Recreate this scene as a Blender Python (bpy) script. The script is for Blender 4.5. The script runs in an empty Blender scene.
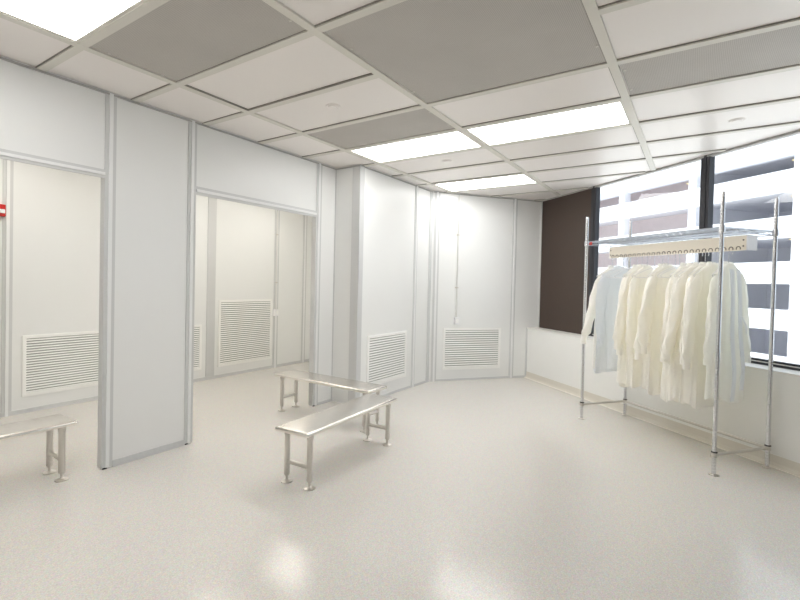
import bpy, bmesh, math, random
from mathutils import Vector, Matrix
random.seed(7)
C = bpy.context.scene.collection
PI = math.pi
S2L = lambda c: tuple((v/255/12.92 if v/255 <= .04045 else ((v/255+.055)/1.055)**2.4) for v in c)

# ------------------------------------------------------------------ materials
def mat(name, rgb, rough=.5, metal=0, spec=.5, noise=0, nscale=8, bump=0, bscale=200, emit=None, estr=0, coat=0):
    m = bpy.data.materials.new(name); m.use_nodes = True
    nt = m.node_tree; b = nt.nodes['Principled BSDF']
    col = (*S2L(rgb), 1)
    b.inputs['Base Color'].default_value = col
    b.inputs['Roughness'].default_value = rough
    b.inputs['Metallic'].default_value = metal
    b.inputs['Specular IOR Level'].default_value = spec
    b.inputs['Coat Weight'].default_value = coat
    tc = nt.nodes.new('ShaderNodeTexCoord')
    if noise:
        n = nt.nodes.new('ShaderNodeTexNoise'); n.inputs['Scale'].default_value = nscale; n.inputs['Detail'].default_value = 4
        nt.links.new(tc.outputs['Object'], n.inputs['Vector'])
        mx = nt.nodes.new('ShaderNodeMix'); mx.data_type = 'RGBA'
        mx.inputs[6].default_value = tuple(v*(1-noise) for v in col[:3])+(1,)
        mx.inputs[7].default_value = tuple(min(1, v*(1+noise)) for v in col[:3])+(1,)
        nt.links.new(n.outputs['Fac'], mx.inputs[0]); nt.links.new(mx.outputs[2], b.inputs['Base Color'])
    if bump:
        n = nt.nodes.new('ShaderNodeTexNoise'); n.inputs['Scale'].default_value = bscale
        nt.links.new(tc.outputs['Object'], n.inputs['Vector'])
        bp = nt.nodes.new('ShaderNodeBump'); bp.inputs['Strength'].default_value = bump; bp.inputs['Distance'].default_value = .002
        nt.links.new(n.outputs['Fac'], bp.inputs['Height']); nt.links.new(bp.outputs['Normal'], b.inputs['Normal'])
    if emit:
        b.inputs['Emission Color'].default_value = (*emit, 1); b.inputs['Emission Strength'].default_value = estr
    return m

M = {}
M['panel']  = mat('white_wall_panel', (238,239,238), .32, noise=.012, nscale=3)
M['vestibule_panel'] = M['panel']
M['paint']  = mat('painted_low_wall', (241,241,238), .42, noise=.01)
M['batten'] = mat('anodised_batten', (212,213,213), .38)
M['batten_cap'] = mat('white_batten_cap', (240,241,241), .3)
M['tile']   = mat('ceiling_tile', (242,237,234), .35, noise=.012, nscale=2)
M['tee']    = mat('ceiling_tee', (222,219,211), .45)
M['gasket_shade'] = mat('gasket_and_recess_shade', (140,136,130), .7)  # dark gasket strips that also paint in the shade of the tile recesses
M['angle']  = mat('ceiling_angle', (178,176,174), .5)
M['grille'] = mat('grille_white', (250,250,248), .4)
M['grille_back'] = mat('grille_backing', (165,165,163), .8)
M['brown']  = mat('brown_panel', (68,54,46), .45, noise=.04, nscale=2)
M['frame']  = mat('dark_window_frame', (46,46,52), .35)
M['sill']   = mat('light_sill', (236,234,230), .4)
M['cove']   = mat('vinyl_cove_base', (222,217,206), .45)
M['cove_edge'] = mat('cove_bead', (232,227,216), .4)
M['steel']  = mat('brushed_stainless', (232,228,222), .27, 1, noise=.03, nscale=40)
M['steel_dull'] = mat('satin_stainless', (216,212,206), .3, 1)
M['chrome'] = mat('chrome', (228,228,230), .26, 1)
M['wire'] = mat('zinc_wire', (186,190,198), .3, 1)
M['black']  = mat('black_rubber', (22,20,20), .6)
M['beige']  = mat('beige_rail', (244,236,221), .5)
M['slot']   = mat('rail_slot_dark', (84,72,60), .7)
M['white']  = mat('white_plastic', (240,240,242), .35)
M['red']    = mat('red_plastic', (196,34,30), .35)
M['label_red'] = mat('red_sticker', (205,60,45), .5)
M['conduit']= mat('conduit_grey', (226,226,223), .4)
M['light']  = mat('light_diffuser', (255,255,255), .5, emit=(1,.99,.975), estr=1)
M['vlight'] = mat('warm_light_diffuser', (255,255,255), .5, emit=(1,.965,.9), estr=7.9)
M['ext_white'] = mat('white_concrete', (245,246,250), .8, noise=.01)
M['ext_dark']  = mat('garage_interior', (229,229,232), .9, noise=.08, nscale=.6)
M['ext_brick'] = mat('pink_brick', (226,212,208), .9, noise=.08, nscale=2)
M['ext_glow']  = mat('garage_lamp', (255,225,150), .5, emit=(1,.78,.4), estr=1.2)
M['ext_ground']= mat('street_concrete', (232,230,226), .9)

def floor_mat():
    m = mat('speckled_vinyl_floor', (230,227,221), .2, spec=.5)
    nt = m.node_tree; b = nt.nodes['Principled BSDF']
    tc = nt.nodes.new('ShaderNodeTexCoord')
    v = nt.nodes.new('ShaderNodeTexVoronoi'); v.inputs['Scale'].default_value = 90
    n = nt.nodes.new('ShaderNodeTexNoise'); n.inputs['Scale'].default_value = 140; n.inputs['Detail'].default_value = 3
    n2 = nt.nodes.new('ShaderNodeTexNoise'); n2.inputs['Scale'].default_value = 1.1; n2.inputs['Detail'].default_value = 3
    for q in (v, n, n2): nt.links.new(tc.outputs['Object'], q.inputs['Vector'])
    r = nt.nodes.new('ShaderNodeValToRGB')
    r.color_ramp.elements[0].position = .3; r.color_ramp.elements[0].color = (*S2L((210,205,199)), 1)
    r.color_ramp.elements[1].position = .62; r.color_ramp.elements[1].color = (*S2L((230,227,221)), 1)
    e = r.color_ramp.elements.new(.8); e.color = (*S2L((239,237,233)), 1)
    nt.links.new(n.outputs['Fac'], r.inputs[0])
    mx = nt.nodes.new('ShaderNodeMix'); mx.data_type = 'RGBA'; mx.blend_type = 'MULTIPLY'; mx.inputs[0].default_value = .12
    nt.links.new(r.outputs[0], mx.inputs[6]); nt.links.new(v.outputs['Color'], mx.inputs[7])
    nt.links.new(mx.outputs[2], b.inputs['Base Color'])
    mr = nt.nodes.new('ShaderNodeMapRange'); mr.inputs[3].default_value = .13; mr.inputs[4].default_value = .22
    nt.links.new(n2.outputs['Fac'], mr.inputs[0]); nt.links.new(mr.outputs[0], b.inputs['Roughness'])
    return m
M['floor'] = floor_mat()

def filter_mat():                       # perforated grey filter screen: tiny round holes
    m = mat('perforated_filter_screen', (176,170,163), .55, spec=.3)
    nt = m.node_tree; b = nt.nodes['Principled BSDF']
    tc = nt.nodes.new('ShaderNodeTexCoord')
    v = nt.nodes.new('ShaderNodeTexVoronoi'); v.inputs['Scale'].default_value = 110; v.inputs['Randomness'].default_value = 0
    n = nt.nodes.new('ShaderNodeTexNoise'); n.inputs['Scale'].default_value = 2.2; n.inputs['Detail'].default_value = 4
    nt.links.new(tc.outputs['Object'], v.inputs['Vector']); nt.links.new(tc.outputs['Object'], n.inputs['Vector'])
    r = nt.nodes.new('ShaderNodeValToRGB')
    r.color_ramp.elements[0].position = .22; r.color_ramp.elements[0].color = (*S2L((174,169,164)), 1)
    r.color_ramp.elements[1].position = .34; r.color_ramp.elements[1].color = (*S2L((203,199,194)), 1)
    nt.links.new(v.outputs['Distance'], r.inputs[0])
    mx = nt.nodes.new('ShaderNodeMix'); mx.data_type = 'RGBA'; mx.blend_type = 'MULTIPLY'; mx.inputs[0].default_value = .18
    nt.links.new(r.outputs[0], mx.inputs[6]); nt.links.new(n.outputs['Fac'], mx.inputs[7]); nt.links.new(mx.outputs[2], b.inputs['Base Color'])
    return m
M['filter'] = filter_mat()

def cloth_mat(name, rgb, trans=.5):
    m = mat(name, rgb, .8, spec=.2)
    nt = m.node_tree; b = nt.nodes['Principled BSDF']; out = nt.nodes['Material Output']
    t = nt.nodes.new('ShaderNodeBsdfTranslucent'); t.inputs['Color'].default_value = (*S2L(rgb), 1)
    mx = nt.nodes.new('ShaderNodeMixShader'); mx.inputs[0].default_value = trans
    nt.links.new(b.outputs[0], mx.inputs[1]); nt.links.new(t.outputs[0], mx.inputs[2]); nt.links.new(mx.outputs[0], out.inputs[0])
    return m
M['gown'] = cloth_mat('cream_gown_fabric', (255,254,250), .3)
M['gown_white'] = cloth_mat('white_gown_fabric', (244,247,250), .4)
M['gown_sheer'] = cloth_mat('sheer_gown_fabric', (254,254,250), .4)
M['gown_trim'] = cloth_mat('white_tape', (246,248,250), .2)

def glass_mat():
    m = bpy.data.materials.new('window_glass'); m.use_nodes = True; nt = m.node_tree
    nt.nodes.remove(nt.nodes['Principled BSDF']); out = nt.nodes['Material Output']
    t = nt.nodes.new('ShaderNodeBsdfTransparent'); t.inputs[0].default_value = (.95,.97,.98,1)
    g = nt.nodes.new('ShaderNodeBsdfGlossy'); g.inputs['Roughness'].default_value = .01
    lw = nt.nodes.new('ShaderNodeLayerWeight'); lw.inputs[0].default_value = .5      # Schlick reflectance, the same on both faces
    p = nt.nodes.new('ShaderNodeMath'); p.operation = 'POWER'; p.inputs[1].default_value = 5
    f = nt.nodes.new('ShaderNodeMath'); f.operation = 'MULTIPLY_ADD'; f.inputs[1].default_value = .9; f.inputs[2].default_value = .03
    nt.links.new(lw.outputs['Facing'], p.inputs[0]); nt.links.new(p.outputs[0], f.inputs[0])
    mx = nt.nodes.new('ShaderNodeMixShader')
    nt.links.new(f.outputs[0], mx.inputs[0]); nt.links.new(t.outputs[0], mx.inputs[1]); nt.links.new(g.outputs[0], mx.inputs[2])
    nt.links.new(mx.outputs[0], out.inputs[0]); return m
M['glass'] = glass_mat()

# ------------------------------------------------------------------ mesh building
class MB:
    def __init__(s): s.v = []; s.f = []; s.m = []; s.sm = []
    def add(s, vs, fs, mi=0, smooth=False):
        o = len(s.v); s.v += [tuple(v) for v in vs]
        for f in fs: s.f.append([o+i for i in f]); s.m.append(mi); s.sm.append(smooth)
    def box(s, x0, x1, y0, y1, z0, z1, fr=None, mi=0):
        P = [(x,y,z) for z in (z0,z1) for y in (y0,y1) for x in (x0,x1)]
        if fr: P = [fr(p) for p in P]
        s.add(P, [(0,2,3,1),(4,5,7,6),(0,1,5,4),(2,6,7,3),(0,4,6,2),(1,3,7,5)], mi)
    def prism(s, poly, z0, z1, mi=0):
        n = len(poly); P = [(*p,z0) for p in poly]+[(*p,z1) for p in poly]
        s.add(P, [list(range(n))[::-1], list(range(n,2*n))]+[(i,(i+1)%n,n+(i+1)%n,n+i) for i in range(n)], mi)
    def tube(s, pts, r, seg=8, mi=0, cap=True, closed=False):
        pts = [Vector(p) for p in pts]; n = len(pts); rs = r if isinstance(r,(list,tuple)) else [r]*n
        vs = []; up = None
        for i,p in enumerate(pts):
            if closed: d = pts[(i+1)%n]-pts[i-1]
            else: d = pts[min(i+1,n-1)]-pts[max(i-1,0)]
            d.normalize()
            if up is None: up = d.orthogonal().normalized()
            up = (up-d*up.dot(d)).normalized(); q = d.cross(up)
            for k in range(seg):
                a = 2*PI*k/seg; vs.append(p+(up*math.cos(a)+q*math.sin(a))*rs[i])
        fs = []
        for i in range(n if closed else n-1):
            j = (i+1)%n
            for k in range(seg): fs.append((i*seg+k, i*seg+(k+1)%seg, j*seg+(k+1)%seg, j*seg+k))
        if cap and not closed: fs += [list(range(seg))[::-1], [(n-1)*seg+k for k in range(seg)]]
        s.add(vs, fs, mi, True)
    def lathe(s, prof, c=(0,0,0), seg=16, mi=0, axis='z'):
        vs = []
        for r,z in prof:
            for k in range(seg):
                a = 2*PI*k/seg; p = (r*math.cos(a), r*math.sin(a), z)
                if axis == 'x': p = (p[2],p[0],p[1])
                if axis == 'y': p = (p[0],p[2],p[1])
                vs.append((c[0]+p[0],c[1]+p[1],c[2]+p[2]))
        n = len(prof); fs = [(i*seg+k, i*seg+(k+1)%seg, (i+1)*seg+(k+1)%seg, (i+1)*seg+k) for i in range(n-1) for k in range(seg)]
        fs += [list(range(seg))[::-1], [(n-1)*seg+k for k in range(seg)]]
        s.add(vs, fs, mi, True)
    def build(s, name, mats, parent=None, smooth_angle=None, bevel=0, kind=None):
        me = bpy.data.meshes.new(name); me.from_pydata(s.v, [], s.f)
        for m in (mats if isinstance(mats,(list,tuple)) else [mats]): me.materials.append(m)
        for p,mi,sm in zip(me.polygons, s.m, s.sm): p.material_index = mi; p.use_smooth = sm
        bm = bmesh.new(); bm.from_mesh(me); bmesh.ops.recalc_face_normals(bm, faces=bm.faces); bm.to_mesh(me); bm.free()
        if any(s.sm): me.set_sharp_from_angle(angle=math.radians(40))
        o = bpy.data.objects.new(name, me); C.objects.link(o)
        if parent: o.parent = parent
        if bevel:
            b = o.modifiers.new('bevel','BEVEL'); b.width = bevel; b.segments = 2; b.limit_method = 'ANGLE'
        if kind: o['kind'] = kind
        return o
def thing(name, label, cat, loc=(0,0,0), rz=0, group=None):
    o = bpy.data.objects.new(name, None); C.objects.link(o); o.empty_display_size = .1
    o.location = loc; o.rotation_euler = (0,0,rz); return tag(o, label, cat, group)
def tag(o, label, cat, group=None):
    o['label'] = label; o['category'] = cat
    if group: o['group'] = group
    return o
def struct(o): o['kind'] = 'structure'; return o
def copy_tree(o, parent=None):
    c = o.copy(); C.objects.link(c); c.parent = parent
    for ch in list(o.children): copy_tree(ch, c)
    return c

# ------------------------------------------------------------------ plan frames
U = Vector((-.629,-.777,0)).normalized()       # along the window wall, towards the camera side
W = Vector((-U.y, U.x, 0))                     # out through the window
H = 2.845
def frame(P0, d, n):
    P0 = Vector((*P0,0)); d = Vector((*d,0)).normalized(); n = Vector((*n,0)).normalized()
    return lambda p: tuple(P0+d*p[0]+n*p[1]+Vector((0,0,p[2])))
LW = frame((0,.6), (1,0), (0,-1))              # local: along, into room, up
RC = frame((2.98,.6), (0,-1), (-1,0))
W2 = frame((2.98,.22), (1,0), (0,-1))
BW = frame((4.72,.2), (W.x,W.y), (U.x,U.y))
VB = frame((0,2.79), (1,0), (0,-1))
def winf(p): return tuple(U*p[0]+W*p[1]+Vector((0,0,p[2])))   # local: s, n, z

NL, NG = 5.205, 5.43
BE = NG-(Vector((4.72,.2,0)).dot(W))           # length of back wall up to the glass plane
def sn(s,n): v = U*s+W*n; return (v.x,v.y)
S0 = Vector((4.72,.2,0)).dot(U)                # s of the back wall plane
S_END = 3.33

# ------------------------------------------------------------------ structure
def wall(name, fr, boxes, m='panel'):
    b = MB()
    for q in boxes: b.box(*q, fr=fr)
    return struct(b.build(name, M[m]))
# floor (room and vestibule)
poly = [(-3.3,2.9),(-3.3,-6.1),sn(S_END+.1,NG+.1),sn(S0-.1,NG+.1),(5.1,.15),(5.1,2.9)]
b = MB(); b.prism(poly, -.1, 0); struct(b.build('floor', M['floor']))
b = MB(); b.prism(poly, H+.013, H+.12); ceiling = struct(b.build('ceiling', M['tile']))

wall('wall_left', LW, [(-3.2,-1.13,-.05,0,0,H+.02),(-1.13,.405,-.05,0,2.225,H+.02),(.405,1.13,-.05,0,0,H+.02),
                       (1.13,2.65,-.05,0,2.225,H+.02),(2.65,2.98,-.05,0,0,H+.02)])
wall('wall_return', RC, [(-.075,.38-.075,-.05,0,0,H+.02)])
wall('wall_alcove', W2, [(0,2.05,-.05,0,0,H+.02)])
wall('wall_back', BW, [(-.02,BE,-.05,0,0,H+.02)])
wall('wall_vestibule_back', VB, [(-3.2,5.0,-.08,0,0,H+.02)])
wall('wall_vestibule_right', None, [(4.95,5.03,.3,2.79,0,H+.02)])
wall('wall_vestibule_left', None, [(-3.28,-3.2,-6.0,2.79,0,H+.02)])
wall('wall_front', None, [(-3.28,sn(S_END,NG)[0]+.1,-6.08,-6.0,0,H+.02)], 'brown')  # unseen wall, coloured dark to cut light bounced onto the near floor
SILL = .79
wall('wall_window', winf, [(S0,S_END,NL,NG+.12,0,SILL)], 'paint')
b = MB(); b.box(S0,-1.985,NG-.01,NG+.06,SILL,H+.02,fr=winf); struct(b.build('wall_corner', M['brown']))

trim_n = [0]
def trim(b, mats):
    trim_n[0] += 1
    return struct(b.build('trim_%d'%trim_n[0], mats))
def batten(fr, a0, a1, z0=0, z1=H, cap=True, d=.008):
    b = MB(); b.box(a0,a1,-.002,d,z0,z1,fr=fr)
    if cap:
        c = (a0+a1)/2; w = (a1-a0)*.16
        b.box(c-w,c+w,0,d+.009,z0,z1,fr=fr,mi=1)
    return trim(b, [M['batten'],M['batten_cap']])
def hbatten(fr, a0, a1, z0, z1, d=.008):
    b = MB(); b.box(a0,a1,-.002,d,z0,z1,fr=fr)
    c = (z0+z1)/2; w = (z1-z0)*.16; b.box(a0,a1,0,d+.009,c-w,c+w,fr=fr,mi=1)
    return trim(b, [M['batten'],M['batten_cap']])
def post(fr, a0, a1, z1=H):                      # wrap-round post at the end of a partition, with a dark plug at its foot
    b = MB(); b.box(a0,a1,-.058,.008,.012,z1,fr=fr)
    c = (a0+a1)/2; b.box(c-.013,c+.013,0,.017,.012,z1,fr=fr,mi=1)
    b.box(a0+.01,a0+.04,-.04,.006,0,.014,fr=fr,mi=2)
    return trim(b, [M['batten'],M['batten_cap'],M['black']])
# left partition battens
post(LW,.397,.475); post(LW,1.06,1.137); post(LW,2.645,2.732); post(LW,-1.2,-1.125)
hbatten(LW,-1.125,.397,2.205,2.268); hbatten(LW,1.137,2.645,2.212,2.285)
def base(fr, a0, a1, h=.055): 
    b = MB(); b.box(a0,a1,-.002,.012,0,h,fr=fr); return trim(b, M['batten'])
base(LW,.475,1.06,.05); base(LW,2.732,2.98,.03)
# return / alcove
b = MB(); b.box(.27,.388,-.002,.008,0,H,fr=RC); b.box(-.012,.075,0,.008,0,H,fr=W2); trim(b, M['batten'])
b = MB(); b.box(-.002,.014,-.002,.008,0,H,fr=RC); trim(b, M['batten'])
batten(W2,1.235,1.318,cap=True); base(W2,.075,1.72,.03)
b = MB(); b.box(1.655,1.735,0,.01,0,H,fr=W2); trim(b, M['batten'])
# back wall
batten(BW,.015,.1); batten(BW,1.345,1.425); base(BW,.1,BE-.2,.03)
b = MB(); b.box(BE-.02,BE,0,.02,SILL,H,fr=BW); b.box(BE-.245,BE-.222,0,.02,0,SILL+.012,fr=BW); b.box(BE-.245,BE,0,.02,SILL,SILL+.014,fr=BW); trim(b, M['batten'])
# vestibule
batten(VB,.405,.49); batten(VB,2.715,2.85,cap=False); batten(VB,3.95,4.045); batten(VB,4.6,4.69); base(VB,-3.2,4.95,.045)
# ceiling angle along every wall head
b = MB()
for fr,a0,a1 in ((LW,-3.2,2.98),(RC,0,.38),(W2,0,1.74),(BW,0,BE)): b.box(a0,a1,0,.012,H-.012,H,fr=fr)
b.box(S0,S_END,NG-.012,NG+.05,H-.008,H+.02,fr=winf); trim(b, M['angle'])
# cove base along the window wall
b = MB(); pr = [(NL+.002,.1),(NL-.004,.1),(NL-.006,.035),(NL-.014,.013),(NL-.03,.004),(NL-.03,0),(NL+.002,0)]
vs = [winf((s,n,z)) for s in (S0,S_END) for n,z in pr]; k = len(pr)
b.add(vs, [(i,(i+1)%k,k+(i+1)%k,k+i) for i in range(k)])
b.box(S0,S_END,NL-.042,NL-.03,0,.005,fr=winf,mi=1)
o = struct(b.build('baseboard_window', [M['cove'],M['cove_edge']]))
# sill lip
b = MB(); b.box(S0,S_END,NL-.012,NG-.02,SILL-.002,SILL+.016,fr=winf); trim(b, M['sill'])

# ------------------------------------------------------------------ windows
def window(idx, s0, s1):
    e = bpy.data.objects.new('window_%d'%idx, None); C.objects.link(e); struct(e)
    b = MB(); z0 = SILL+.014
    b.box(s0,s1,NG-.015,NG+.07,z0,z0+.022,fr=winf); b.box(s0,s1,NG-.005,NG+.06,z0+.022,z0+.03,fr=winf,mi=1); b.box(s0,s1,NG+.01,NG+.05,z0+.03,z0+.048,fr=winf)
    b.build('window_frame', [M['frame'],M['sill']], e)
    b = MB(); b.box(s0,s1,NG+.026,NG+.032,z0+.048,H+.02,fr=winf); b.build('pane', M['glass'], e)
    return e
def mullion(e, s0, s1):
    b = MB(); b.box(s0,s1,NG-.01,NG+.06,SILL+.01,H+.02,fr=winf); b.box(s0+(s1-s0)*.35,s0+(s1-s0)*.65,NG-.016,NG-.01,SILL+.01,H+.02,fr=winf)
    b.build('mullion', M['frame'], e)
w1 = window(1,-1.895,-.366); mullion(w1,-1.985,-1.895)
w2 = window(2,-.27,1.3); mullion(w2,-.366,-.27)
w3 = window(3,1.395,S_END); mullion(w3,1.3,1.395)

# ------------------------------------------------------------------ ceiling grid, lights, filters
T = .6096; YB = [0,-1.336,-2.664,-3.99,-5.32]
rows = range(-5,12)
def clipx(x0,x1,y):                              # keep a tee inside the glass plane
    xm = (NG-.02-W.y*y)/W.x
    return x0, min(x1,xm)
b = MB(); tw = .027
for y in YB+[1.336]:
    x0,x1 = clipx(-3.2,7.2,y); b.box(x0,x1,y-tw,y+tw,H,H+.022); b.box(x0,x1,y-tw+.002,y+tw+.006,H+.0075,H+.0215,mi=1)
for i in rows:
    x = i*T; ym = max(-6.0,(NG-.02-W.x*x)/W.y)
    ys = [2.75,1.336]+YB+[-6.0]
    for ya,yb in zip(ys[:-1],ys[1:]):
        yb = max(yb,ym)
        if yb >= ya: continue
        if (i == 2 and abs(ya-YB[1])<.01): continue      # the double filter has no tee across its middle
        b.box(x-tw,x+tw,yb,ya,H+.0006,H+.022); b.box(x-tw-.006,x+tw-.002,yb,ya,H+.0075,H+.0214,mi=1)
b.build('ceiling_grid', [M['tee'],M['gasket_shade']], ceiling)

def cell(col, r0, r1):
    return r0*T+tw, (r1+1)*T-tw, YB[col+1]+tw, YB[col]-tw
def ceiling_light(col, row, label):
    x0,x1,y0,y1 = cell(col,row,row); cx,cy = (x0+x1)/2,(y0+y1)/2
    t = thing('ceiling_light', label, 'light', (cx,cy,H), 0, 'recessed ceiling light panels')
    a,c = (x1-x0)/2,(y1-y0)/2; b = MB(); f = .02
    b.box(-a,a,-c,-c+f,.004,.019); b.box(-a,a,c-f,c,.004,.019); b.box(-a,-a+f,-c+f,c-f,.004,.019); b.box(a-f,a,-c+f,c-f,.004,.019)
    b.build('light_frame', M['tee'], t)
    b = MB(); b.box(-a+f,a-f,-c+f,c-f,.007,.018); b.build('diffuser', M['light'], t)
def ceiling_filter(col, r0, r1, label):
    x0,x1,y0,y1 = cell(col,r0,r1); cx,cy = (x0+x1)/2,(y0+y1)/2; a,c = (x1-x0)/2,(y1-y0)/2
    t = thing('ceiling_filter', label, 'air filter', (cx,cy,H), 0, 'grey filter screens in the ceiling')
    b = MB(); b.box(-a+.006,a-.006,-c+.006,c-.006,.009,.019); b.build('filter_screen', M['filter'], t)
    for sx,sy in ((-.5,-1),(.5,-1),(-.5,1),(.5,1)):
        b = MB(); b.lathe([(.004,.005),(.009,.006),(.01,.0095)], (a*sx*1.2, sy*(c-.02), 0), 10); b.build('fastener', M['steel_dull'], t)
ceiling_light(0,-1,'white light panel at the top left, beside the grey filter and nearest the camera')
ceiling_light(0,4,'white ceiling light panel beyond the small grey filter, above the doorway end')
ceiling_light(1,4,'white ceiling light panel in the middle row, beside the wide ceiling tee and filter')
ceiling_light(0,7,'white ceiling light panel farthest in, near the far wall vent')
ceiling_filter(0,0,0,'grey perforated ceiling filter beside the top left light panel')
ceiling_filter(1,1,2,'largest grey perforated ceiling filter at the top middle')
ceiling_filter(0,3,3,'small grey ceiling filter between a white tile and a light panel')
ceiling_filter(2,3,3,'grey ceiling filter strip at the right, above the window side')
ADDED_LIGHT_BEHIND = [(0,-4)]  # unseen extra panel, added to brighten the near end of the room
for c,r in ADDED_LIGHT_BEHIND: ceiling_light(c,r,'added white light panel overhead behind the camera, unseen, brightening the room')
# vestibule lights
def vest_light(x):
    t = thing('ceiling_light', 'white ceiling light panel inside the vestibule behind the partition', 'light', (x,1.7,H), 0, 'vestibule ceiling light panels')
    b = MB(); a,c = .277,.6; f = .02
    b.box(-a,a,-c,-c+f,.004,.019); b.box(-a,a,c-f,c,.004,.019); b.box(-a,-a+f,-c+f,c-f,.004,.019); b.box(a-f,a,-c+f,c-f,.004,.019)
    b.build('light_frame', M['tee'], t)
    b = MB(); b.box(-a+f,a-f,-c+f,c-f,.007,.018); b.build('diffuser', M['vlight'], t)
for x in (.3,2.2,3.6): vest_light(x)
# dark strips paint the gap shadow on two sides of a raised tile
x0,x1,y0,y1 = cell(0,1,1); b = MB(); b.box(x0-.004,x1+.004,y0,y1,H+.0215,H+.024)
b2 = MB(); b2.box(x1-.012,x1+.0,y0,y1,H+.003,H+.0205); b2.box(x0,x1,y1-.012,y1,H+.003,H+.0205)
o = b2.build('tile_shadow_gap', M['gasket_shade'], ceiling); o.name = 'tile_gap_shade'
for x,y,l in ((1.488,-.683,'round white sprinkler cover on the tile beside the small grey filter'),
              (3.335,-.736,'round white sprinkler cover on the tile beyond the left middle light'),
              (3.373,-3.365,'round white sprinkler cover on the ceiling tile near the windows')):
    b = MB(); b.lathe([(.06,.0135),(.06,.010),(.054,.006),(.046,.006),(.044,.009),(.04,.009),(.037,.003),(.001,.002)], (0,0,0), 24)
    o = b.build('sprinkler_cover', M['tile']); o.location = (x,y,H); tag(o, l, 'sprinkler cover', 'ceiling sprinkler covers')

# ------------------------------------------------------------------ wall grilles
def grille(fr, a0, a1, z0, z1, label, n, fw=.035):
    c = (a0+a1)/2; P = fr((c,0,z0))
    xd = Vector(fr((1,0,0)))-Vector(fr((0,0,0))); rz = math.atan2(xd.y,xd.x)
    t = thing('wall_grille', label, 'vent', P, rz, 'louvred return air grilles')
    hw,h = (a1-a0)/2, z1-z0; b = MB()       # local: x along, -y into room
    b.box(-hw,hw,-.016,0,0,fw); b.box(-hw,hw,-.016,0,h-fw,h); b.box(-hw,-hw+fw,-.016,0,fw,h-fw); b.box(hw-fw,hw,-.016,0,fw,h-fw)
    b.build('grille_frame', M['grille'], t, bevel=.003)
    b = MB(); b.box(-hw+fw,hw-fw,-.003,-.0005,fw,h-fw); b.build('grille_backing', M['grille_back'], t)
    b = MB(); st = (h-2*fw)/n
    for i in range(n):
        z = fw+st*i
        q = [(-.014,z+st*.12),(-.0145,z+st*.26),(-.004,z+st*.72),(-.0035,z+st*.58)]
        b.add([(x,*p) for x in (-hw+fw,hw-fw) for p in q], [(0,1,2,3),(7,6,5,4)]+[(i2,4+i2,4+(i2+1)%4,(i2+1)%4) for i2 in range(4)])
    b.build('louvers', M['grille'], t)
grille(VB,.575,1.525,.175,.825,'white louvred wall grille seen through the left doorway',21)
grille(VB,1.69,2.64,.16,.81,'white louvred grille mostly hidden behind the free-standing partition panel',21)
grille(VB,2.91,3.915,.16,1.155,'tall white louvred grille seen through the right doorway',30)
grille(W2,.2,1.085,.18,.815,'white louvred grille on the wall just behind the benches',18)
grille(BW,.2,1.18,.165,.805,'white louvred grille on the far wall beside the low window wall',17)

# conduits with boxes
def conduit(fr, a, zb, zt, label):
    P = fr((a,0,0)); xd = Vector(fr((1,0,0)))-Vector(fr((0,0,0)))
    t = thing('switch_box', label, 'electrical box', (P[0],P[1],zb), math.atan2(xd.y,xd.x))
    b = MB(); b.box(-.036,.036,-.056,0,0,.11); b.build('box', M['white'], t, bevel=.004)
    b = MB(); b.box(-.022,.022,-.059,-.055,.022,.088); b.box(-.008,.008,-.063,-.058,.042,.068); b.build('switch_plate', M['grille'], t)
    b = MB(); b.tube([(0,-.02,.105),(0,-.02,zt-zb)], .011, 10); b.lathe([(.016,.108),(.016,.125)], (0,-.02,0), 10)
    b.build('conduit', M['conduit'], t)
    for z in (.55,1.35): 
        if z < zt-zb:
            b = MB(); b.box(-.03,.03,-.004,0,z,z+.018); b.box(-.014,.014,-.034,-.004,z,z+.018); b.build('clip', M['steel_dull'], t)
conduit(BW,.405,.862,H-.02,'small white box at the foot of a conduit on the far wall')
conduit(VB,3.985,.872,H-.02,'small white box and conduit beside the tall grille in the vestibule')
# fire alarm strobe
t = thing('fire_alarm', 'red fire alarm strobe with white lens on the vestibule wall at far left', 'fire alarm', (.362,2.79,2.05))
b = MB(); b.box(-.06,.06,-.045,0,0,.122); b.build('housing', M['red'], t, bevel=.008)
b = MB(); b.box(-.045,.05,-.062,-.044,.032,.072); b.build('strobe_lens', M['white'], t, bevel=.006)

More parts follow.
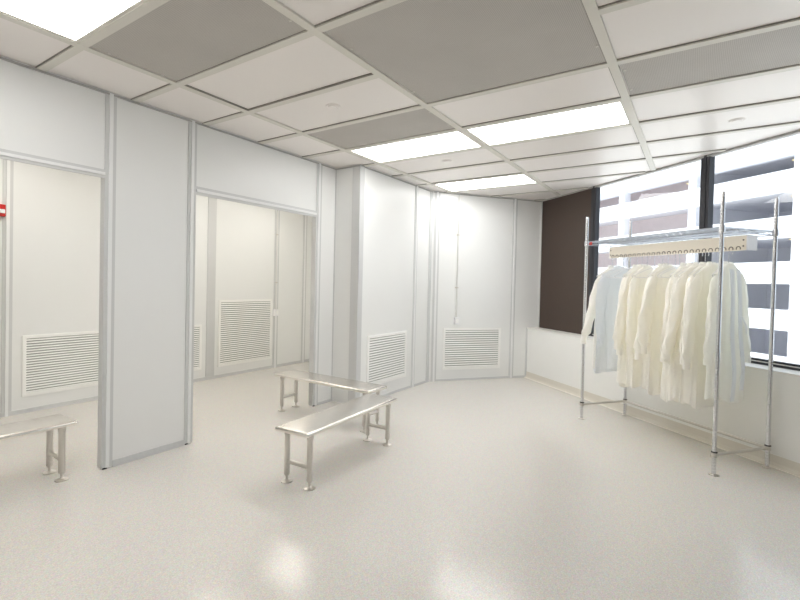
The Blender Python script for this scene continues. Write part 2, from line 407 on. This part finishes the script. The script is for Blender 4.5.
# ------------------------------------------------------------------ benches
def make_bench(L, Wd, hz, label, loc, rz):
    t = thing('bench', label, 'bench', loc, rz, 'stainless steel gowning benches')
    b = MB(); th = .036; r = th/2; prof = []
    # rolled-edge top: concentric rounded loops stacked through a half-round edge
    loops = [( -.03, hz-th*1.0)]+[(r*math.cos(a)-r, hz-r+r*math.sin(a)) for a in [(-.5+k/8)*PI for k in range(9)]]
    vs = []; cr = .006; seg = 3; cnt = 4*(seg+1)
    for off,z in loops:
        hx,hy = L/2+off, Wd/2+off
        for q,(sx,sy) in enumerate(((1,1),(-1,1),(-1,-1),(1,-1))):
            for k in range(seg+1):
                a = q*PI/2+PI/2*k/seg; vs.append((sx*(hx-cr)+cr*math.cos(a), sy*(hy-cr)+cr*math.sin(a), z))
    n = len(loops); fs = [(i*cnt+k, i*cnt+(k+1)%cnt, (i+1)*cnt+(k+1)%cnt, (i+1)*cnt+k) for i in range(n-1) for k in range(cnt)]
    fs += [list(range(cnt))[::-1], [(n-1)*cnt+k for k in range(cnt)]]
    b.add(vs, fs, 0, True); b.build('bench_top', M['steel'], t)
    lx, ly = L/2-.083, Wd/2-.047
    for sx in (-1,1):
        for sy in (-1,1):
            b = MB(); b.lathe([(.015,.05),(.021,.053),(.021,hz-th+.002)], (sx*lx,sy*ly,0), 16)
            b.lathe([(.022,hz-th-.035),(.024,hz-th-.03),(.024,hz-th+.001)], (sx*lx,sy*ly,0), 16)
            lg = b.build('leg', M['steel_dull'], t)
            b = MB(); b.lathe([(.042,0),(.042,.006),(.03,.011),(.012,.016),(.009,.02),(.009,.052)], (sx*lx,sy*ly,0), 20); b.build('foot', M['steel_dull'], lg)
        b = MB(); b.tube([(sx*lx,-ly+.015,.15),(sx*lx,ly-.015,.15)], .0165, 12); b.build('crossbar', M['steel_dull'], t)
    return t
make_bench(1.215,.31,.42,'front stainless steel bench in the middle of the floor','' or (1.62,-.745,0),math.radians(3.2))
make_bench(1.345,.31,.42,'stainless steel bench behind, set through the right doorway',(2.43,.165,0),math.radians(90))
make_bench(1.22,.305,.42,'stainless steel bench at far left, set through the left doorway',(-.37,.742,0),0)

# ------------------------------------------------------------------ garment rack
RS0,RS1,RN0,RN1 = -.98,.56,4.528,5.13
rack = thing('garment_rack', 'chrome wire-shelf garment rack holding cream gowns by the windows', 'clothes rack', winf(((RS0+RS1)/2,(RN0+RN1)/2,0)), math.atan2(U.y,U.x))
hs,hn = (RS1-RS0)/2,(RN1-RN0)/2                 # local: x along U, y = -W side ... check: rotated +90 of U
# local y axis = (-U.y,U.x) = W
for sx in (-1,1):
    for sy in (-1,1):
        b = MB(); prof = [(.0155,.012)]; z = .03
        while z < 2.235: prof += [(.016,z),(.01575,z+.002),(.01575,z+.004),(.016,z+.006)]; z += .0254
        prof += [(.016,2.243),(.0125,2.251)]
        b.lathe(prof, (sx*hs,sy*hn,0), 14); p = b.build('post', M['chrome'], rack)
        b = MB(); b.lathe([(.036,0),(.036,.005),(.016,.009),(.012,.02)], (sx*hs,sy*hn,0), 16); b.build('foot_plate', M['steel_dull'], p)
        b = MB(); b.lathe([(.0165,1.925),(.024,1.93),(.022,1.985),(.0165,1.988)], (sx*hs,sy*hn,0), 16); b.build('shelf_collar', M['chrome'], p)
        b = MB(); b.lathe([(.0165,.142),(.0225,.145),(.0225,.18)], (sx*hs,sy*hn,0), 16); b.lathe([(.023,.18),(.023,.187),(.016,.189)], (sx*hs,sy*hn,0), 16, mi=1); b.build('bar_collar', [M['steel_dull'],M['black']], p)
for x in (-hs,hs):
    b = MB(); b.tube([(x,-hn,.163),(x,hn,.163)], .0125, 12); b.build('lower_bar', M['steel_dull'], rack)
b = MB(); b.tube([(-hs,hn,.163),(hs,hn,.163)], .0125, 12); b.build('lower_bar', M['steel_dull'], rack)
# wire shelf
b = MB(); zt,zb = 1.972,1.938
for z in (zt,zb):
    e = .0 if z == zt else .004
    b.tube([(-hs+e,-hn+e,z),(hs-e,-hn+e,z),(hs-e,hn-e,z),(-hs+e,hn-e,z)], .0042, 6, closed=True)
def snake(p,q,n):
    p,q = Vector(p),Vector(q); return [p.lerp(q,i/n)+Vector((0,0,(zt if i%2 else zb))) for i in range(n+1)]
for y in (-hn,hn): b.tube(snake((-hs,y,0),(hs,y,0),44), .003, 5)
for x in (-hs,hs): b.tube(snake((x,-hn,0),(x,hn,0),18), .003, 5)
b.build('shelf_edge', M['wire'], rack)
b = MB(); k = 58
for i in range(1,k): x = -hs+2*hs*i/k; b.tube([(x,-hn,zt+.003),(x,hn,zt+.003)], .0026, 6)
for y in (-hn/3,hn/3): b.tube([(-hs,y,zt-.003),(hs,y,zt-.003)], .0045, 6); b.tube(snake((-hs,y,-.004),(hs,y,-.004),44), .0026, 5)
b.build('shelf_wires', M['wire'], rack)
b = MB(); b.box(-hs+.05,-hs+.09,-hn-.006,-hn-.003,zb-.004,zt-.004); b.build('red_tag', M['label_red'], rack)
# hanger rail: beige board with C-shaped slots, white end plates
r0,r1 = 1.803,1.925
b = MB(); b.box(-hs+.03,hs-.012,-.012,0,r0,r1); b.box(-hs+.03,hs-.012,0,.1,r1-.01,r1); rail = b.build('hanger_rail', M['beige'], rack)
for x in (hs-.012,-hs+.022):
    b = MB(); b.box(x,x+.008,-.012,.1,r0,r1); b.build('end_plate', M['white'], rail)
NSL = 24
slots = [-hs+.085+i*(2*hs-.16)/(NSL-1) for i in range(NSL)]
for x in slots:
    b = MB(); pts = [(x+.017*math.cos(a),-.014,r0+.016+.017*math.sin(a)) for a in [(-.15+1.3*i/10)*PI for i in range(11)]]
    b.tube(pts, .0032, 6); b.build('slot_rim', M['slot'], rail)
for x in (-hs+.05,hs-.035):
    for z in (r0+.035,r0+.085): b = MB(); b.lathe([(.006,-.016),(.006,-.01)], (x,0,z), 10, axis='y'); b.build('rivet', M['slot'], rail)

# ------------------------------------------------------------------ hangers and gowns (all in rack-aligned space)
RZ = math.atan2(U.y,U.x)
def rackp(s, n, z): return Vector(winf((s,n,z)))
NH = (RN0+RN1)/2-.016
HT = 1.69                                        # hanger shoulder apex height
hb = MB(); hook = [(0,0,0),(0,0,.05)]+[(0,.022-.022*math.cos(a),.075+.024*math.sin(a)) for a in [i*PI/8*1.25 for i in range(9)]]
def make_hanger():
    t = thing('clothes_hanger','x','hanger')
    b = MB(); b.tube([(0,0,-.012),(0,0,.08)]+[(0,.024-.024*math.cos(a),.1+.024*math.sin(a)) for a in [i*PI/7*1.2 for i in range(8)]], .0026, 6); b.build('hook', M['chrome'], t)
    b = MB(); pts = [(0,0,0),(0,.1,-.035),(0,.19,-.075),(0,.215,-.095),(0,.2,-.108),(0,0,-.11),(0,-.2,-.108),(0,-.215,-.095),(0,-.19,-.075),(0,-.1,-.035)]
    b.tube(pts, .0042, 6, closed=True); b.build('hanger_bar', M['white'], t); return t
hanger0 = make_hanger(); first = [True]
def place_hanger(s, label, group, yaw=0):
    global hanger0
    o = hanger0 if first[0] else copy_tree(hanger0); first[0] = False
    o.location = rackp(s,NH,HT+.0); o.rotation_euler = (0,0,RZ+yaw); tag(o,label,'hanger',group); return o

def gown_body(L, seed, flare=1, open_front=False):
    R = random.Random(seed); b = MB(); nt_,nz = 72,34; ph = [R.uniform(0,6.28) for _ in range(6)]
    ks = [R.choice((5,6,7)),R.choice((9,10,11)),R.choice((3,4)),R.choice((14,15))]
    vs = []; lean = R.uniform(-.02,.02)
    for i in range(nz+1):
        t = i/nz
        if i <= 5:
            q = i/5; hw = .05+.142*q; z = .012-.085*q**1.12; th = .03-.006*q
        else:
            q = (i-5)/(nz-5); hw = .188+(.045*flare)*q**.8; z = -.073-(L-.073)*q; th = .024+.024*flare*q**.5
        amp = .025*max(0,t-.08)**.8*flare
        for k in range(nt_):
            a = 2*PI*k/nt_; ca,sa = math.cos(a),math.sin(a)
            ex = math.copysign(abs(ca)**.75,ca); ey = math.copysign(abs(sa)**.6,sa)
            tri = lambda v: 1-1.6*abs(math.sin(v/2))
            f = tri(ks[0]*a+ph[0]+t*1.1)*.6+tri(ks[1]*a+ph[1]-t*1.6)*.4+math.sin(ks[2]*a+ph[2])*.5+math.sin(ks[3]*a+ph[4]+t*3)*.18
            y = ey*(th)+f*amp*(.35+.65*abs(sa)); 
            x = ex*hw+f*amp*.35*ca+math.sin(ks[0]*a+ph[3])*amp*.5
            zz = z+(.02*math.sin(3*a+ph[5])+.035*math.sin(a+ph[0])+.008*f)*(t**3)
            crumple = .0022*math.sin(23*t+4*a+ph[2])*math.sin(17*t-3*a+ph[1])*min(1,t*4)
            vs.append((y+crumple+lean*t, x, zz))
    fs = [(i*nt_+k,i*nt_+(k+1)%nt_,(i+1)*nt_+(k+1)%nt_,(i+1)*nt_+k) for i in range(nz) for k in range(nt_)]
    b.add(vs,fs,0,True); return b
def gown_sleeve(sy, seed, length=.74, splay=.06):
    R = random.Random(seed); b = MB(); nz,ns = 44,24
    fwd = R.uniform(.0,.05); bend = R.uniform(-.02,.03); tw = R.uniform(-.4,.4)
    vs = []; p1,p2,p3 = (R.uniform(0,6.28) for _ in range(3))
    def cl(t):
        return Vector((fwd*t*t+.006, sy*(.158+(.075+splay)*t+bend*math.sin(PI*t)), -.055-length*t))
    for i in range(nz+1):
        t = i/nz; c = cl(t)
        g = math.sin(min(1,t*5.5)*PI/2)
        ry = .02+.046*g-.016*t; rx = .018+.016*g-.004*t
        if t > .9: q = (t-.9)/.1; ry *= (1-.42*min(1,q*1.5)); rx *= (1-.15*min(1,q*1.5))
        wr = (.005+.005*t)*(1 if t < .92 else .2)
        for k in range(ns):
            a = 2*PI*k/ns+tw*t
            f = (1-1.7*abs(math.sin(1.5*a+p1+2.5*t)))*.7+math.sin(5*a+p2-8*t)*.35+(1-1.8*abs(math.sin(a+p3+11*t)))*.5*g
            rr = 1+f*wr/.035
            vs.append((c.x+rx*math.cos(a)*rr, c.y+ry*math.sin(a)*rr, c.z-.02*abs(math.sin(a))*(1-g)))
    fs = [(i*ns+k,i*ns+(k+1)%ns,(i+1)*ns+(k+1)%ns,(i+1)*ns+k) for i in range(nz) for k in range(ns)]
    b.add(vs,fs,0,True)
    # elastic cuff end
    cf = MB(); c = cl(1.0); prof = []
    vs = []
    for i in range(6):
        z = -.0-.05*i/5
        for k in range(ns):
            a = 2*PI*k/ns; g = 1+.05*math.sin(9*a)*(1 if i%2 else -1)
            vs.append((c.x+.027*math.cos(a)*g, c.y+.031*math.sin(a)*g*(1-.03*i), c.z+.004+z))
    cf.add(vs,[(i*ns+k,i*ns+(k+1)%ns,(i+1)*ns+(k+1)%ns,(i+1)*ns+k) for i in range(5) for k in range(ns)],0,True)
    return b,cf
def collar_mb():
    b = MB(); vs = []; n = 28
    for i,(z,g) in enumerate(((-.012,1.02),(.01,1.0),(.03,.93),(.032,.86))):
        for k in range(n):
            a = 2*PI*k/n; vs.append((.034*g*math.sin(a), .06*g*math.cos(a), z+.008*math.cos(a)*0-.012*math.sin(a)))
    b.add(vs,[(i*n+k,i*n+(k+1)%n,(i+1)*n+(k+1)%n,(i+1)*n+k) for i in range(3) for k in range(n)],0,True); return b
def make_gown(s, seed, label, L=1.24, m='gown', yaw=0, flare=1, sl=.74, front=False, splay=.06):
    t = thing('lab_gown', label, 'gown', rackp(s,NH,HT-.012), RZ+yaw, 'gowns hanging on the rack')
    gown_body(L,seed,flare).build('gown_body', M[m], t)
    for sy in (-1,1):
        a,c = gown_sleeve(sy,seed*3+sy,sl,splay); sv = a.build('sleeve', M[m], t); c.build('cuff', M[m], sv)
    collar_mb().build('collar', M[m], t)
    if front:                                     # open front edges bound in white tape, with hanging ties
        for y0,y1,zz in ((-.03,-.10,-L+.02),(.06,.02,-L+.1)):
            b = MB(); n = 20; vs = []
            for i in range(n+1):
                q = i/n; y = y0+(y1-y0)*q; z = -.03+(zz+.03)*q; x = .042+.075*min(1,q*1.3)+.006*math.sin(9*q)
                vs += [(x,y-.018,z),(x+.006,y+.018,z),(x-.002,y+.018,z),(x-.006,y-.018,z)]
            b.add(vs,[(4*i+k,4*i+(k+1)%4,4*i+4+(k+1)%4,4*i+4+k) for i in range(n) for k in range(4)],0,True); b.build('front_tape', M['gown_trim'], t)
        b = MB(); b.tube([(.1,.03,-.42),(.12,.06,-.5),(.115,.075,-.56)], .007, 6); b.build('tie', M['gown_trim'], t)
    return t
ORD = ['first','second','third','fourth','fifth','sixth','seventh','eighth','ninth','tenth','eleventh','twelfth','thirteenth','fourteenth']
SPLAY = [.15,-.05,.05,.09,.03,.1,.06,.1,.05,.11,.04,.08,.02]
gowns = [(-.90,.05,1.16,'gown'),(-.80,-.25,1.2,'gown_white'),(-.55,.12,1.26,'gown'),(-.49,-.02,1.27,'gown'),(-.425,.1,1.25,'gown'),(-.24,.14,1.26,'gown'),
         (-.18,-.03,1.29,'gown'),(.01,.12,1.27,'gown'),(.075,.02,1.27,'gown'),(.135,-.05,1.3,'gown'),(.20,.1,1.28,'gown'),(.27,.0,1.27,'gown'),(.41,.12,1.22,'gown_sheer')]
for i,(s,yaw,L,m) in enumerate(gowns):
    if i == len(gowns)-1: lab = 'sheer white open-front gown with taped edges, nearest the camera on the rack'
    elif m == 'gown_white': lab = 'bluish white gown with tucked sleeves, second from the brown panel end'
    else: lab = 'cream gown with long sleeves, %s from the brown panel end of the rack'%ORD[i]
    make_gown(s,11+i*7,lab,L-.095,m,yaw,1+.15*((i*5)%3-1),.72+.03*(i%3),front=(i==len(gowns)-1),splay=SPLAY[i])
    place_hanger(s,'white hanger inside the %s gown from the brown panel end'%ORD[i],'hangers holding gowns',yaw)
for s,l in ((-.735,'empty white hanger just past the bluish white gown, first of the far gap'),(-.69,'empty white hanger, middle one of the three in the far gap'),(-.64,'empty white hanger, last of the three in the far gap'),
            (-.335,'empty white hanger between the fifth and sixth gowns'),(-.10,'empty white hanger in front of the dark mullion, farther of two'),(-.055,'empty white hanger in front of the dark mullion, nearer of two')):
    place_hanger(s,l,'empty hangers on the rail',random.uniform(-.15,.15))

# ------------------------------------------------------------------ building across the street
camO = Vector((-1.229,-3.1486,1.469)); K = 2.0
cs,cn = camO.dot(U), camO.dot(W)
NF = cn+(17.43-cn)*K
fz = lambda z: camO.z+(z-camO.z)*K
fs_ = lambda s: cs+(s-cs)*K
def efr(p): return winf(p)
bl = thing('parking_building','white multi-storey building with dark open bays across the street','building',winf((fs_(-9),NF,-9)),0)
inv = Matrix.Translation(-Vector(bl.location))
def eb(name, boxes, m):
    b = MB()
    for q in boxes: b.box(*q, fr=lambda p: tuple(Vector(winf(p))-Vector(bl.location)))
    return b.build(name, M[m], bl)
SL,SR = fs_(-26),fs_(4)
bands = [(6.14,15),(4.71,5.41),(3.23,3.92),(1.73,2.46),(.22,.89),(-1.4,-.63),(-2.9,-2.15)]
for z0,z1 in bands:
    eb('spandrel',[(SL,SR,NF-.35,NF,fz(z0),fz(z1)),(SL,SR,NF-.42,NF-.35,fz(z1)-.18,fz(z1))],'ext_white')
    eb('floor_slab',[(SL,SR,NF,NF+9,fz(z0)+.12,fz(z0)+.5)],'ext_dark')
eb('recessed_beam',[(SL,SR,NF+.35,NF+.8,fz(5.93),fz(6.2))],'ext_white')
for s in [-24.7,-21.1,-17.6,-14.15,-10.5,-6.67,-2.9,.7]:
    w = .34 if s < -8 else .54
    eb('column',[(fs_(s)-w,fs_(s)+w,NF,NF+.7,-9,fz(15))],'ext_white')
eb('cross_wall',[(fs_(-10.5)-.15,fs_(-10.5)+.15,NF+.6,NF+8.8,-9,fz(15))],'ext_dark')
eb('rear_wall',[(SL,fs_(-10.5),NF+2.5,NF+2.8,-9,fz(15))],'ext_brick')
eb('rear_wall',[(fs_(-10.5),SR,NF+8.5,NF+8.8,-9,fz(15))],'ext_dark')
for z in (5.93,4.71,3.23,1.73):
    for s in (-7.6,-7.2,-11.6):
        if s == -11.6 and z < 5: continue
        eb('strip_light',[(fs_(s)-.05,fs_(s)+.05,NF+2.0,NF+3.6,fz(z)+.08,fz(z)+.14)],'ext_glow')
b = MB(); b.box(-60,60,NG+1,NF-.3,-4.8,-4.5,fr=winf); o = b.build('street_bounce_ground', M['ext_ground']); struct(o)  # unseen ground, raised and kept pale to bounce daylight up to the ceiling

# ------------------------------------------------------------------ world, light, camera
sun = bpy.data.lights.new('sun','SUN'); sun.energy = 5.5; sun.angle = .02; sun.color = (1,.99,.97)
so = bpy.data.objects.new('sun', sun); C.objects.link(so); so.rotation_euler = (W*.36+U*.12+Vector((0,0,-.9))).to_track_quat('-Z','Y').to_euler()
wd = bpy.data.worlds.new('sky'); bpy.context.scene.world = wd; wd.use_nodes = True
bg = wd.node_tree.nodes['Background']; bg.inputs[0].default_value = (.84,.92,1,1); bg.inputs[1].default_value = 1.25
LIGHT_STRENGTH = 7.8
M['light'].node_tree.nodes['Principled BSDF'].inputs['Emission Strength'].default_value = LIGHT_STRENGTH

cam = bpy.data.cameras.new('camera'); co = bpy.data.objects.new('camera', cam); C.objects.link(co)
f0,yaw,pitch,roll = 454.3655,.5824,-.0166,.0232
fwd = Vector((math.cos(yaw)*math.cos(pitch), math.sin(yaw)*math.cos(pitch), math.sin(pitch)))
r = Vector((math.sin(yaw),-math.cos(yaw),0)); up = r.cross(fwd)
r2 = r*math.cos(roll)+up*math.sin(roll); u2 = up*math.cos(roll)-r*math.sin(roll)
mw = Matrix((( r2.x,u2.x,-fwd.x,camO.x),(r2.y,u2.y,-fwd.y,camO.y),(r2.z,u2.z,-fwd.z,camO.z),(0,0,0,1)))
co.matrix_world = mw
cam.sensor_width = 36; cam.lens = f0/800*36; cam.shift_y = -9.2783/800; cam.clip_start = .05; cam.clip_end = 500
sc = bpy.context.scene; sc.camera = co
sc.view_settings.view_transform = 'Standard'; sc.view_settings.look = 'None'; sc.view_settings.gamma = 1; sc.view_settings.use_curve_mapping = False
sc.view_settings.exposure = .08
sc.cycles.max_bounces = 32; sc.cycles.diffuse_bounces = 26; sc.cycles.transmission_bounces = 16
sc.cycles.transparent_max_bounces = 12
sc.cycles.sample_clamp_indirect = 6
